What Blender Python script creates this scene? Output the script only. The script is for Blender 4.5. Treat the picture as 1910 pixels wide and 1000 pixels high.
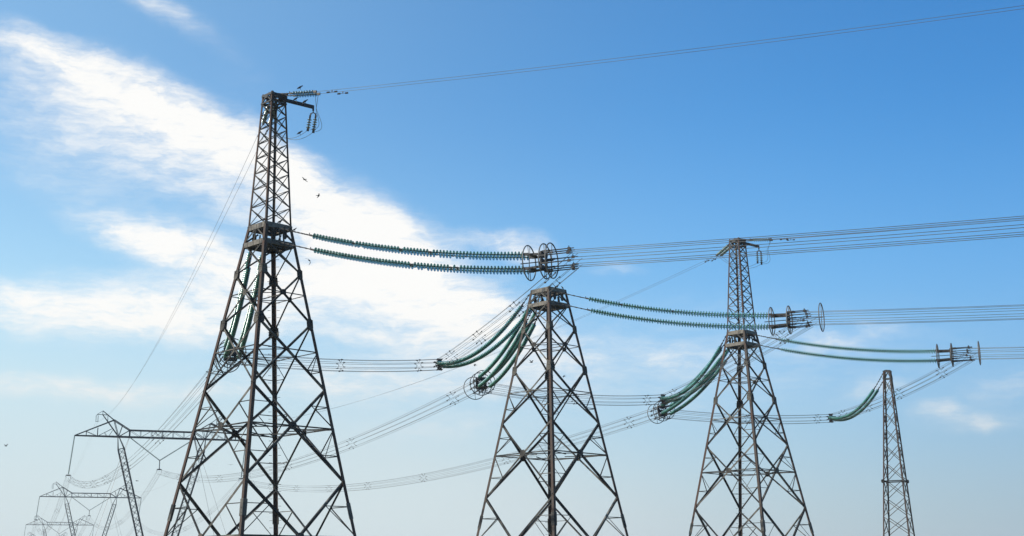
import bpy, math, random
from mathutils import Vector, Matrix, Quaternion
random.seed(7)
R = math.radians
scene = bpy.context.scene
col = scene.collection
for o in list(bpy.data.objects): bpy.data.objects.remove(o)

# ---------------------------------------------------------------- camera
EYE = Vector((0, 0, 1.7))
PITCH, ROLL, FPX = 0.2292, -0.0092, 2529.7
cam_d = bpy.data.cameras.new('camera'); cam = bpy.data.objects.new('camera', cam_d); col.objects.link(cam)
cam_d.sensor_width = 36; cam_d.lens = 36*FPX/1910; cam_d.clip_start = .1; cam_d.clip_end = 60000
fw = Vector((0, math.cos(PITCH), math.sin(PITCH))); up0 = Vector((0, -math.sin(PITCH), math.cos(PITCH))); rt0 = Vector((1, 0, 0))
rt = rt0*math.cos(ROLL) + up0*math.sin(ROLL); up = up0*math.cos(ROLL) - rt0*math.sin(ROLL)
cam.matrix_world = Matrix(((rt.x, up.x, -fw.x, EYE.x), (rt.y, up.y, -fw.y, EYE.y), (rt.z, up.z, -fw.z, EYE.z), (0, 0, 0, 1)))
scene.camera = cam
def at(px, py, Y):                     # where a sighted spot stands, Y metres ahead
    a, b = px-955, py-500
    u = math.cos(ROLL)*a + math.sin(ROLL)*b; v = -math.sin(ROLL)*a + math.cos(ROLL)*b
    d = fw*FPX + rt0*u - up0*v
    return EYE + d*(Y/d.y)

# ---------------------------------------------------------------- sky
SUN_AZ, SUN_EL = R(-108), R(32)
scene.render.engine = 'CYCLES'
scene.view_settings.view_transform = 'Standard'; scene.view_settings.look = 'None'
scene.view_settings.exposure = 0; scene.view_settings.gamma = 1
world = bpy.data.worlds.new('World'); scene.world = world; world.use_nodes = True
NT = world.node_tree; NT.nodes.clear()
def N(nt, typ, **kw):
    n = nt.nodes.new(typ)
    for k, v in kw.items(): setattr(n, k, v)
    return n
def mth(op, a, b=None, clamp=False, nt=None):
    nt = nt or NT
    n = nt.nodes.new('ShaderNodeMath'); n.operation = op; n.use_clamp = clamp
    for i, v in enumerate((a, b)):
        if v is None: continue
        if isinstance(v, (int, float)): n.inputs[i].default_value = v
        else: nt.links.new(v, n.inputs[i])
    return n.outputs[0]
def smooth(x, a, b, lo=0., hi=1.):
    n = NT.nodes.new('ShaderNodeMapRange'); n.interpolation_type = 'SMOOTHSTEP'
    NT.links.new(x, n.inputs['Value'])
    n.inputs['From Min'].default_value = a; n.inputs['From Max'].default_value = b
    n.inputs['To Min'].default_value = lo; n.inputs['To Max'].default_value = hi
    return n.outputs['Result']
def mixc(f, a, b, mode='MIX'):
    n = NT.nodes.new('ShaderNodeMix'); n.data_type = 'RGBA'; n.blend_type = mode
    if isinstance(f, (int, float)): n.inputs[0].default_value = f
    else: NT.links.new(f, n.inputs[0])
    for i, v in ((6, a), (7, b)):
        if isinstance(v, tuple): n.inputs[i].default_value = (*v, 1)
        else: NT.links.new(v, n.inputs[i])
    return n.outputs[2]
sky = N(NT, 'ShaderNodeTexSky', sky_type='NISHITA'); sky.sun_disc = False
sky.sun_elevation = SUN_EL; sky.sun_rotation = SUN_AZ; sky.altitude = 100; sky.air_density = 1.0; sky.dust_density = .6; sky.ozone_density = 2.5
tc = N(NT, 'ShaderNodeTexCoord')
sep = N(NT, 'ShaderNodeSeparateXYZ'); NT.links.new(tc.outputs['Generated'], sep.inputs[0])
az = mth('MULTIPLY', mth('ARCTAN2', sep.outputs[0], sep.outputs[1]), 57.2958)     # degrees clockwise from north
el = mth('MULTIPLY', mth('ARCSINE', sep.outputs[2]), 57.2958)
cmb = N(NT, 'ShaderNodeCombineXYZ'); NT.links.new(az, cmb.inputs[0]); NT.links.new(el, cmb.inputs[1])
def noise(vec, scale, det=4, rough=.55, sc=(1, 1, 1), rot=0):
    mp = N(NT, 'ShaderNodeMapping'); NT.links.new(vec, mp.inputs[0]); mp.inputs['Scale'].default_value = sc; mp.inputs['Rotation'].default_value = (0, 0, rot)
    n = N(NT, 'ShaderNodeTexNoise'); NT.links.new(mp.outputs[0], n.inputs['Vector'])
    n.inputs['Scale'].default_value = scale; n.inputs['Detail'].default_value = det; n.inputs['Roughness'].default_value = rough
    return n
wz = noise(cmb.outputs[0], .22, 5, .6)
vs = N(NT, 'ShaderNodeVectorMath', operation='SUBTRACT'); NT.links.new(wz.outputs['Color'], vs.inputs[0]); vs.inputs[1].default_value = (.5, .5, .5)
vm = N(NT, 'ShaderNodeVectorMath', operation='MULTIPLY'); NT.links.new(vs.outputs[0], vm.inputs[0]); vm.inputs[1].default_value = (3.2, 1.7, 0)
va = N(NT, 'ShaderNodeVectorMath', operation='ADD'); NT.links.new(cmb.outputs[0], va.inputs[0]); NT.links.new(vm.outputs[0], va.inputs[1])
warped = va.outputs[0]
# cirrus banks: (azimuth, elevation, half length, half width, tilt in degrees, density)
BANKS = [(-20.3, 21.3, 2.8, .8, -14, .7), (-18, 20.1, 4.0, 1.35, -14, .95), (-14, 18.9, 4.2, 1.35, -20, 1.0), (-10.5, 17.3, 3.8, 1.3, -26, 1.05), (-7.3, 15.6, 3.4, 1.6, -28, .92), (-4.9, 14.0, 2.6, 1.6, -34, .72),
         (-17.5, 18.0, 5, 1.5, -14, .55), (-12.5, 16.3, 4, 1.3, -16, .42), (-19.5, 16.2, 4, .8, -16, .25), (-10, 15.0, 3, .8, -10, .3),
         (-6.3, 13.6, 3.6, 2.0, -10, .9), (-4.6, 12.3, 4.4, 2.1, -12, .92), (-1.6, 11.1, 3.2, 1.2, -16, .85), (-9.5, 12.3, 2.6, 1.2, -8, .8), (-16.3, 14.1, 2.4, .8, -20, .8), (-13.3, 13.3, 3.4, 1.15, -12, 1.15),
         (-19.0, 11.0, 4.8, 1.15, -3, 1.15), (-13.5, 11.1, 4, 1.1, -3, 1.0), (-16, 12.2, 4, .45, -6, .3), (-8, 10.6, 3, .6, -4, .4), (-19.5, 7.8, 4.5, .6, -2, .75), (-14, 7.8, 4, .55, 0, .65), (-7, 8.3, 4, 1.1, -2, .7), (-1, 8.6, 4, .9, -3, .5), (-3, 9.8, 3.5, .8, -5, .45),
         (.7, 14.0, 1.5, .7, -14, .95), (-1.4, 14.6, 1.5, .45, -4, .6), (-15.6, 23.4, 2.2, .75, -30, .62), (-17.8, 24.4, 2, .7, -28, .4), (-13.2, 22.2, 2.6, .6, -26, .2), (-16, 17.3, 7, 3.2, -12, .3), (-7, 11.5, 9, 4.5, -8, .34), (-17, 10.5, 7, 3.0, -4, .2), (13, 8.5, 9, 2.5, 3, .3), (3, 8.8, 7, 2.6, -4, .34), (8, 11.2, 5, 1.2, -4, .2), (-11.7, 20.5, 2.4, .9, -20, .12),
         (-4, 6.3, 5, .9, 3, .4), (4.4, 13.2, 1.5, .35, 0, .45), (6.5, 9.4, 2.6, .7, -6, .36), (17.4, 6.7, 1.1, .5, 6, .6), (20.3, 7.6, 1.8, .7, 15, .45), (18.6, 6.0, 1.6, .4, 0, .4), (1.5, 9.8, 3, 1.1, -12, .4), (15.2, 7.6, 1.3, .4, 4, .4), (13.6, 9.3, 1.6, .5, -4, .4), (19, 6.2, 2.6, .6, 4, .3), (11, 9.6, 3, .8, 0, .22), (15.5, 9.9, 1.2, .45, 0, .3),
         (-34, 14, 9, 5, -12, 1.1), (-30, 22, 8, 3, -20, .8), (40, 16, 9, 1.5, 8, .3), (-60, 25, 12, 6, -10, .8), (110, 30, 20, 6, 5, .5), (-130, 28, 18, 5, 0, .6)]
dens = None
for (ca, ce, hl, hw, tl, dn) in BANKS:
    mp = N(NT, 'ShaderNodeMapping', vector_type='TEXTURE'); NT.links.new(warped, mp.inputs[0])
    mp.inputs['Location'].default_value = (ca, ce, 0); mp.inputs['Rotation'].default_value = (0, 0, R(tl)); mp.inputs['Scale'].default_value = (hl, hw, 1)
    ln = N(NT, 'ShaderNodeVectorMath', operation='LENGTH'); NT.links.new(mp.outputs[0], ln.inputs[0])
    b = smooth(ln.outputs['Value'], .1, 1.5, dn, 0)
    dens = b if dens is None else mth('ADD', dens, b)
wisp = noise(warped, .55, 6, .62, (1, 3.2, 1), R(22)).outputs['Fac']
fine = noise(warped, 1.3, 6, .6, (1, 2.2, 1), R(14)).outputs['Fac']
stri = noise(cmb.outputs[0], 2.2, 5, .65, (.5, 3.2, 1), R(8)).outputs['Fac']
brk = mth('ADD', mth('ADD', mth('MULTIPLY', smooth(wisp, .26, .76), .75), mth('MULTIPLY', fine, .35)), mth('MULTIPLY', smooth(stri, .3, .7), .16))
cl = mth('MULTIPLY', dens, mth('ADD', mth('MULTIPLY', brk, .70), .27))
cloud = mth('MULTIPLY', smooth(cl, .0, 1.2), .97)
# thin veil everywhere low down
hs = N(NT, 'ShaderNodeHueSaturation'); hs.inputs['Saturation'].default_value = 1.2; NT.links.new(sky.outputs[0], hs.inputs['Color'])
base = mixc(1.0, hs.outputs[0], (.092, .163, .192), 'MULTIPLY')
base = mixc(smooth(az, 4, 26, 0, .34), base, (.035, .17, .46))
hz = smooth(el, -1, 21, 1, 0)
side = smooth(az, -28, 24, 1, 0)
veil = mth('ADD', mth('MULTIPLY', hz, mth('ADD', mth('MULTIPLY', side, .2), .86)), mth('MULTIPLY', side, .36), True)
low = smooth(el, 1.5, 14, 1, 0)
sid2 = smooth(az, -6, 25, 1, 0)
vcol = mixc(low, mixc(side, (.27, .50, .74), (.55, .83, .98)), mixc(sid2, (.39, .455, .535), (.685, .785, .80)))
c1 = mixc(veil, base, vcol)
ccol = mixc(smooth(el, 4, 12), (.82, .83, .82), (1.02, 1.01, .98))
c2 = mixc(cloud, c1, ccol)
bg = N(NT, 'ShaderNodeBackground'); NT.links.new(c2, bg.inputs[0]); bg.inputs[1].default_value = 1.0
wo = N(NT, 'ShaderNodeOutputWorld'); NT.links.new(bg.outputs[0], wo.inputs[0])
world.cycles.sampling_method = 'MANUAL'; world.cycles.sample_map_resolution = 512

# ---------------------------------------------------------------- sun
sd = bpy.data.lights.new('sun', 'SUN'); sd.energy = 5.0; sd.angle = R(.55); sd.color = (1, .93, .82)
so = bpy.data.objects.new('sun', sd); col.objects.link(so)
sv = Vector((math.sin(SUN_AZ)*math.cos(SUN_EL), math.cos(SUN_AZ)*math.cos(SUN_EL), math.sin(SUN_EL)))
so.rotation_euler = sv.to_track_quat('Z', 'Y').to_euler(); so.location = (-40, 20, 60)

# ---------------------------------------------------------------- materials
def mat(name, c1, c2=None, rough=.6, metal=0., nscale=3., lo=.4, hi=.6, bump=0, vary=.2, **kw):
    m = bpy.data.materials.new(name); m.use_nodes = True; nt = m.node_tree; b = nt.nodes['Principled BSDF']
    b.inputs['Roughness'].default_value = rough; b.inputs['Metallic'].default_value = metal
    b.inputs['Base Color'].default_value = (*c1, 1)
    for k, v in kw.items(): b.inputs[k].default_value = v
    if c2:
        t = nt.nodes.new('ShaderNodeTexCoord'); n = nt.nodes.new('ShaderNodeTexNoise'); n.inputs['Scale'].default_value = nscale; n.inputs['Detail'].default_value = 6
        r = nt.nodes.new('ShaderNodeMapRange'); r.inputs['From Min'].default_value = lo; r.inputs['From Max'].default_value = hi
        x = nt.nodes.new('ShaderNodeMix'); x.data_type = 'RGBA'
        x.inputs[6].default_value = (*c1, 1); x.inputs[7].default_value = (*c2, 1)
        oi = nt.nodes.new('ShaderNodeObjectInfo'); rv = mth('MULTIPLY', oi.outputs['Random'], vary, nt=nt); rv = mth('ADD', rv, -vary/2, nt=nt)
        nt.links.new(t.outputs['Object'], n.inputs['Vector']); nt.links.new(mth('ADD', n.outputs['Fac'], rv, nt=nt), r.inputs['Value']); nt.links.new(r.outputs[0], x.inputs[0]); nt.links.new(x.outputs[2], b.inputs['Base Color'])
        if bump:
            bp = nt.nodes.new('ShaderNodeBump'); bp.inputs['Strength'].default_value = bump; nt.links.new(n.outputs['Fac'], bp.inputs['Height']); nt.links.new(bp.outputs[0], b.inputs['Normal'])
    return m
RUST = mat('weathered_rust_steel', (.068, .037, .026), (.066, .053, .043), .8, .0, .7, .4, .66, **{'Specular IOR Level': .25})
GALV = mat('dull_galvanised_steel', (.016, .0155, .0145), (.17, .152, .125), .75, 0, .9, .42, .74, **{'Specular IOR Level': .25})
PALE = mat('pale_galvanised_beam', (.15, .128, .10), (.05, .041, .032), .6, .1, 3, .5, .7)
GUSS = mat('bolted_plate_steel', (.10, .088, .07), (.03, .027, .024), .75, 0, 1.3, .42, .62, **{'Specular IOR Level': .25})
DARK = mat('dark_fitting_steel', (.018, .018, .018), (.04, .034, .03), .6, .1, 6)
RINGM = mat('weathered_aluminium_tube', (.17, .16, .145), (.09, .082, .072), .5, .2, 4)
WIRE = mat('aged_aluminium_strand', (.12, .115, .11), (.17, .165, .16), .5, .4, .3)
FARG = mat('grey_lattice_steel', (.022, .022, .022), (.05, .048, .045), .65, .1, .6)
GLASS = mat('green_insulator_glass', (.08, .31, .235), (.03, .17, .125), .32, 0, 2, **{'IOR': 1.45, 'Transmission Weight': .45, 'Specular IOR Level': .22})
PORC = mat('pale_green_insulator_glass', (.26, .36, .28), (.14, .22, .17), .3, 0, 9, **{'Transmission Weight': .45})
CAPM = mat('insulator_cap_iron', (.03, .028, .026), (.06, .05, .04), .5, .3, 9)
BIRD = mat('black_plumage', (.012, .012, .014), (.022, .021, .022), .6, 0, 30)
BEAK = mat('dark_beak', (.02, .018, .016), None, .4)
SOIL = mat('concrete_footing', (.30, .29, .27), (.22, .21, .2), .9, 0, 2)

# ---------------------------------------------------------------- mesh helpers
class MB:
    def __init__(s): s.v = []; s.f = []
    def prism(s, prof, p, q, a, b, cap=True):
        k = len(s.v); n = len(prof)
        for o in (p, q):
            for (x, y) in prof: s.v.append(tuple(o + a*x + b*y))
        for i in range(n):
            j = (i+1) % n; s.f.append((k+i, k+j, k+n+j, k+n+i))
        if cap: s.f.append(tuple(k+i for i in range(n-1, -1, -1))); s.f.append(tuple(k+n+i for i in range(n)))
    def bar(s, p, q, w, h=None, n=None):
        p, q = Vector(p), Vector(q); h = h or w; d = (q-p).normalized()
        n = Vector(n) if n is not None else (Vector((0, 0, 1)) if abs(d.z) < .95 else Vector((1, 0, 0)))
        a = d.cross(n).normalized(); b = a.cross(d).normalized()
        s.prism([(-w/2, -h/2), (w/2, -h/2), (w/2, h/2), (-w/2, h/2)], p, q, a, b)
    def angle(s, p, q, w, a, b, t=None):          # L section, corner line p-q, flanges along a and b
        p, q = Vector(p), Vector(q); d = (q-p).normalized(); t = t or w*.13
        a = (a - d*a.dot(d)).normalized(); b = (b - d*b.dot(d)).normalized()
        s.prism([(0, 0), (w, 0), (w, t), (t, t), (t, w), (0, w)], p, q, a, b)
    def tube(s, pts, r, seg=6, closed=False, cap=True):
        pts = [Vector(p) for p in pts]; m = len(pts); k = len(s.v)
        for i, p in enumerate(pts):
            if closed: d = pts[(i+1) % m] - pts[i-1]
            else: d = pts[min(i+1, m-1)] - pts[max(i-1, 0)]
            d.normalize(); ref = Vector((0, 0, 1)) if abs(d.z) < .9 or closed and False else Vector((1, 0, 0))
            if closed: ref = s.ref
            a = d.cross(ref).normalized(); b = a.cross(d)
            rr = r[i] if isinstance(r, (list, tuple)) else r
            for j in range(seg):
                t = 2*math.pi*j/seg; s.v.append(tuple(p + a*(rr*math.cos(t)) + b*(rr*math.sin(t))))
        for i in range(m if closed else m-1):
            i2 = (i+1) % m
            for j in range(seg):
                j2 = (j+1) % seg; s.f.append((k+i*seg+j, k+i*seg+j2, k+i2*seg+j2, k+i2*seg+j))
        if not closed and cap:
            s.f.append(tuple(k+j for j in range(seg-1, -1, -1))); s.f.append(tuple(k+(m-1)*seg+j for j in range(seg)))
    def ring(s, c, ax, rad, r, n=36, seg=6):
        c, ax = Vector(c), Vector(ax).normalized(); a = ax.orthogonal().normalized(); b = ax.cross(a); s.ref = ax
        s.tube([c + a*(rad*math.cos(2*math.pi*i/n)) + b*(rad*math.sin(2*math.pi*i/n)) for i in range(n)], r, seg, True)
    def lathe(s, prof, n=12, o=(0, 0, 0)):
        k = len(s.v); o = Vector(o)
        for (r, z) in prof:
            for j in range(n):
                t = 2*math.pi*j/n; s.v.append((o.x + r*math.cos(t), o.y + r*math.sin(t), o.z + z))
        for i in range(len(prof)-1):
            for j in range(n):
                j2 = (j+1) % n; s.f.append((k+i*n+j, k+i*n+j2, k+(i+1)*n+j2, k+(i+1)*n+j))
        s.f.append(tuple(k+j for j in range(n-1, -1, -1))); s.f.append(tuple(k+(len(prof)-1)*n+j for j in range(n)))
    def plate(s, c, a, b, w, h, t):               # w along a, h along b
        c, a, b = Vector(c), Vector(a).normalized(), Vector(b); b = (b - a*b.dot(a)).normalized(); n = a.cross(b)
        cw, ch = w*.28, h*.2
        pr = [(-w/2, -h/2+ch), (-w/2+cw, -h/2), (w/2-cw, -h/2), (w/2, -h/2+ch), (w/2, h/2-ch), (w/2-cw, h/2), (-w/2+cw, h/2), (-w/2, h/2-ch)]
        s.prism(pr, c - n*(t/2), c + n*(t/2), a, b)
    def mesh(s, name, m, smooth=False):
        me = bpy.data.meshes.new(name); me.from_pydata(s.v, [], s.f); me.update()
        if smooth:
            for p in me.polygons: p.use_smooth = True
        me.materials.append(m); return me
    def build(s, name, m, parent=None, smooth=False):
        o = bpy.data.objects.new(name, s.mesh(name, m, smooth)); col.objects.link(o)
        if parent: o.parent = parent
        return o
def tag(o, label=None, cat=None, group=None, kind=None):
    if label: o['label'] = label
    if cat: o['category'] = cat
    if group: o['group'] = group
    if kind: o['kind'] = kind
    return o
def empty(name, loc, rz=0):
    o = bpy.data.objects.new(name, None); col.objects.link(o); o.location = loc; o.rotation_euler = (0, 0, rz); o.empty_display_size = .5
    return o
def kid(name, me, parent, loc=(0, 0, 0), quat=None):
    o = bpy.data.objects.new(name, me); col.objects.link(o); o.parent = parent; o.location = loc
    if quat is not None: o.rotation_mode = 'QUATERNION'; o.rotation_quaternion = quat
    return o
def copy_tree(o, parent=None, skip=()):
    c = o.copy(); col.objects.link(c); c.parent = parent
    for ch in list(o.children):
        if ch.name.split('.')[0] in skip: continue
        copy_tree(ch, c, skip)
    return c
V = Vector
UP = V((0, 0, 1))

# ---------------------------------------------------------------- ground
gm = bpy.data.materials.new('dry_steppe_grass'); gm.use_nodes = True; g = gm.node_tree; gb = g.nodes['Principled BSDF']; gb.inputs['Roughness'].default_value = .95
gt = g.nodes.new('ShaderNodeTexCoord'); n1 = g.nodes.new('ShaderNodeTexNoise'); n1.inputs['Scale'].default_value = .05; n1.inputs['Detail'].default_value = 10; n1.inputs['Roughness'].default_value = .65
gr = g.nodes.new('ShaderNodeValToRGB'); gr.color_ramp.elements[0].position = .35; gr.color_ramp.elements[0].color = (.045, .06, .022, 1); gr.color_ramp.elements[1].position = .68; gr.color_ramp.elements[1].color = (.13, .115, .055, 1)
g.links.new(gt.outputs['Object'], n1.inputs['Vector']); g.links.new(n1.outputs['Fac'], gr.inputs[0]); g.links.new(gr.outputs[0], gb.inputs['Base Color'])
mb = MB(); nseg = 60
def gz(x, y):
    return max(0, (y-320)/1000)*4.6 + (math.sin(x*.011)*math.cos(y*.007))*.25*min(1, max(0, (math.hypot(x, y)-180)/200))
rs = [0]+[12*1.13**i for i in range(52)]
mb.v.append((0, 0, 0))
for r in rs[1:]:
    for j in range(nseg):
        t = 2*math.pi*j/nseg; x, y = r*math.cos(t), r*math.sin(t); mb.v.append((x, y, min(gz(x, y), 30)))
for j in range(nseg): mb.f.append((0, 1+j, 1+(j+1) % nseg))
for i in range(len(rs)-2):
    for j in range(nseg):
        a = 1+i*nseg+j; b = 1+i*nseg+(j+1) % nseg; mb.f.append((a, a+nseg, b+nseg, b))
ground = mb.build('ground', gm, smooth=True); tag(ground, kind='structure')

# ---------------------------------------------------------------- anchor towers
ZT, ZB1, ZB2, P1, P2, P3, P4 = 30.41, 22.31, 21.26, 19.39, 16.42, 12.59, 7.40
HWT, HWB, SL = .5052, .9046, .1625
def hw(z): return HWB + SL*(ZB1-z) if z <= ZB1 else HWB + (HWT-HWB)*(z-ZB1)/(ZT-ZB1)
DIR = [V((0, -1, 0)), V((1, 0, 0)), V((0, 1, 0)), V((-1, 0, 0))]      # corners: near, right, far, left
def cn(k, z, h=hw): return DIR[k % 4]*(h(z)*math.sqrt(2)) + UP*z
def fnorm(k): return (DIR[k % 4]+DIR[(k+1) % 4]).normalized()          # outward normal of the face between corner k and k+1
def member(m, p, q, w, nrm):
    d = (q-p).normalized(); a = nrm.cross(d).normalized(); off = -nrm*(w*.16)
    m.angle(p+off-a*(w/2), q+off-a*(w/2), w, a, -nrm)
def cross(k, z0, z1, h=hw):                                            # where the two diagonals of a face panel meet
    w0, w1 = h(z0), h(z1); f = w0/(w0+w1); a = cn(k, z0, h).lerp(cn(k+1, z1, h), f); return a
def legs(root, z0, z1, w, name, h=hw, m=RUST):
    out = []
    for k in range(4):
        mm = MB(); a = (DIR[(k+1) % 4]-DIR[k]).normalized(); b = (DIR[(k-1) % 4]-DIR[k]).normalized()
        mm.angle(cn(k, z0, h), cn(k, z1, h), w, a, b, w*.12); out.append(mm.build(name, m, root))
    return out
def panel_lattice(root, zs, w, name, h=hw, horiz=(0, 1, 2, 3), m=GALV):
    for k in range(4):
        mm = MB(); n = fnorm(k)
        for z0, z1 in zip(zs[:-1], zs[1:]):
            member(mm, cn(k, z0, h), cn(k+1, z1, h), w, n); member(mm, cn(k+1, z0, h)-n*w*.3, cn(k, z1, h)-n*w*.3, w, n)
            if k in horiz: member(mm, cn(k, z1, h), cn(k+1, z1, h), w*.75, n)
        mm.build(name, m, root)
def make_tower():
    root = empty('lattice_tower', (0, 0, 0))
    lg = legs(root, 0, ZB1+.02, .20, 'leg')
    # step bolts up the far leg, splice sleeves low down, concrete footings
    mm = MB(); mm.bar((-.08, 0, 0), (.08, 0, 0), .02); mm.bar((-.085, 0, 0), (-.07, 0, 0), .04); bm_ = mm.mesh('step_bolt', DARK); z = 3.
    while z < ZB1:
        c = cn(2, z)
        for s in (DIR[1], DIR[3]): kid('step_bolt', bm_, lg[2], c+s*.27-DIR[2]*.2)
        z += .42
    for k in range(4):
        mm = MB(); a = (DIR[(k+1) % 4]-DIR[k]).normalized(); b = (DIR[(k-1) % 4]-DIR[k]).normalized()
        mm.angle(cn(k, 5.35)+DIR[k]*.035, cn(k, 6.25)+DIR[k]*.035, .27, a, b, .04)
        for zz in (5.5, 5.75, 6.0, 6.15):
            for s in (a, b): c = cn(k, zz)+DIR[k]*.035; mm.bar(c+s*.12-(a+b)*.02, c+s*.12+DIR[k]*.05, .035)
        mm.build('splice_sleeve', GALV, lg[k])
        mm = MB(); c = cn(k, 0); mm.lathe([(.55, -.5), (.55, .12), (.35, .32), (.3, .32)], 10, (c.x, c.y, 0)); mm.build('footing', SOIL, root)
    # big crossed diagonals
    pans = [(ZB2, P1, .08), (P1, P2, .10), (P2, P3, .115), (P3, P4, .13), (P4, .15, .14)]
    for k in range(4):
        n = fnorm(k)
        for (z0, z1, w) in pans:
            for s, (p, q) in enumerate(((cn(k, z0), cn(k+1, z1)), (cn(k+1, z0), cn(k, z1)))):
                mm = MB(); off = -n*(w*.2*s + .02); member(mm, p+off, q+off, w, n)
                mm.build('diagonal_brace', GALV, root)
    # gusset plates at the leg joints and crossings
    for k in range(4):
        for z, sz in ((P1, .40), (P2, .46)):
            for fk, tw in ((k, 1), (k-1, -1)):
                n = fnorm(fk); a = (DIR[(k+tw) % 4]-DIR[k]).normalized()
                mm = MB(); c = cn(k, z)+a*(sz*.38)+n*.012; mm.plate(c, a, UP-n*0.16, sz*.95, sz*1.5, .02)
                for bx in (-.3, 0, .3):
                    for bz in (-.4, -.12, .12, .4): q = c+a*(sz*bx)+UP*(sz*bz*1.3); mm.bar(q, q+n*.035, .035)
                mm.build('gusset_plate', GUSS, root)
        for (z0, z1, w), sz in zip(pans[1:], (.34, .2, .46, .42)):
            n = fnorm(k); mm = MB(); mm.plate(cross(k, z0, z1)-n*.01, UP.cross(n), UP, sz, sz*.95, .03); mm.build('gusset_plate', GUSS, root)
    # horizontal rings and diaphragms at the crossings
    for i, (z0, z1, w) in enumerate(pans[1:]):
        mm = MB(); C = [cross(k, z0, z1) for k in range(4)]; zc = C[0].z; ww = (.05, .055, .07, .10)[i]
        for k in range(4):
            n = fnorm(k)
            member(mm, cn(k, zc), C[k], ww, n); member(mm, C[k], cn(k+1, zc), ww, n)
        mm.build('horizontal_ring', GALV, root)
        mm = MB()
        for k in range(4):
            mm.bar(C[k]-UP*.03, C[(k+1) % 4]-UP*.03, ww, ww*.8)
            if i >= 2:
                a = cn(k, zc-.05); mm.bar(a, C[k].lerp(C[(k+1) % 4], .5)*.5+C[(k-1) % 4].lerp(C[k], .5)*.5, ww*.8)
                mm.bar(cn(k+1, zc-.02), C[k].lerp(C[(k+1) % 4], .5), ww*.7)
        if i == 0:
            mm.bar(C[0]-UP*.1, C[2]-UP*.1, ww)
        mm.build('diaphragm', GALV, root)
    # redundant members
    for k in range(4):
        mm = MB(); n = fnorm(k)
        for (z0, z1, w), upper in ((pans[2], 0), (pans[3], 1), (pans[4], 1)):
            C = cross(k, z0, z1)
            for (a, b) in ((k, k+1), (k+1, k)):
                for zz, f in ((z1, .52), (z0, .55))[:1+upper]:
                    mm = MB(); ra = cn(a, C.z); m_ = C.lerp(cn(a, zz), f); member(mm, ra, m_, .05, n); member(mm, m_, cn(a, m_.z), .045, n)
                    mm.build('secondary_brace', GALV, root)
    # the deep beams that carry the strings
    for z, dp in ((ZB1, .31), (ZB2, .28)):
        for k in range(4):
            n = fnorm(k); a, b = cn(k, z), cn(k+1, z); d = (b-a).normalized(); a = a+d*.1; b = b-d*.1; mm = MB()
            t = .02; fl = .16
            prof = [(0, 0), (t, 0), (t, -dp+t), (-fl+t, -dp+t), (-fl+t, -dp), (0, -dp), ]
            prof = [(0, -dp), (0, 0), (-fl, 0), (-fl, -t), (-t, -t), (-t, -dp+t), (-fl, -dp+t), (-fl, -dp)]
            mm.prism(prof, a+n*.03, b+n*.03, n, UP)
            for f in (.2, .5, .8): c = a.lerp(b, f); mm.bar(c+n*.035-UP*.03, c+n*.035-UP*(dp-.03), .04, .02, n)
            mm.build('crossarm_beam', PALE, root)
    mm = MB()
    for z in (ZB1-.1, ZB2-.1):
        for k in (0, 1):
            mm.bar(cn(k, z), cn(k+2, z), .12, .13)
        for f in (.12, .28, .42, .58, .72, .88):
            mm.bar(cn(0, z).lerp(cn(1, z), f), cn(3, z).lerp(cn(2, z), f), .08, .12)
            if f in (.12, .28, .58, .88): mm.bar(cn(1, z-.03).lerp(cn(2, z-.03), f), cn(0, z-.03).lerp(cn(3, z-.03), f), .07, .1)
    mm.build('platform_grillage', DARK, root)
    mm = MB()
    for k in range(4):
        n = fnorm(k); a0, b0, a1, b1 = cn(k, ZB1-.35), cn(k+1, ZB1-.35), cn(k, ZB2), cn(k+1, ZB2)
        member(mm, a0.lerp(b0, .42), a1, .09, n); member(mm, a0.lerp(b0, .58), b1, .09, n); mm.bar(a0.lerp(b0, .5), a1.lerp(b1, .5), .08)
        if k in (0, 2):
            for f in (.3, .7): c = a0.lerp(b0, f); mm.plate(c-UP*.3+n*.02, UP.cross(n), UP, .26, .5, .05)
    mm.build('box_bracing', GALV, root)
    # slender mast
    legs(root, ZB1, ZT+.1, .12, 'mast_leg')
    zs = [29.88, 29.1, 28.25, 27.34, 26.42, 25.49, 24.5, 23.4, ZB1]
    panel_lattice(root, zs, .055, 'mast_lattice', horiz=(3, 1))
    mm = MB()
    for z, w in ((ZT-.05, .14), (29.88, .08)):
        for k in range(4): mm.bar(cn(k, z), cn(k+1, z), .08, w)
        mm.bar(cn(0, z), cn(2, z), .1, w*.8); mm.bar(cn(1, z), cn(3, z), .1, w*.8)
    for k in range(4):
        a, b = cn(k, ZT-.1), cn(k+1, ZT-.1); c, d = cn(k, 29.88), cn(k+1, 29.88)
        mm.bar(a.lerp(b, .5), c, .07); mm.bar(a.lerp(b, .5), d, .07)
        mm.plate(a.lerp(b, .5)+fnorm(k)*.05-UP*.05, UP.cross(fnorm(k)), UP, .34, .22, .04)
    e = cn(1, ZT-.12)
    for f in (-.2, .2): mm.bar(V((-.3, f, ZT+.1)), V((.75, f*1.3, ZT-.02)), .1, .12)
    mm.build('mast_head', DARK, root)
    # outrigger for the earth wire loop
    mm = MB(); a = cn(1, ZT-.2); tip = V((2.15, 1.45, ZT-.2)); st = cn(1, ZT-.2).lerp(cn(0, ZT-.2), .15)
    mm.bar(V((.3, -.1, ZT-.2)), tip, .13, .2)
    for f in (.35, .6, .8): c = a.lerp(tip, f); mm.bar(c-V((.1, -.1, 0)), c+V((.08, -.08, 0)), .06)
    mm.bar(tip-UP*.16, tip+UP*.1, .1); mm.build('outrigger_arm', DARK, root)
    return root
t1 = make_tower(); t1.location = (-14.2, 77, 0)
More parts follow.
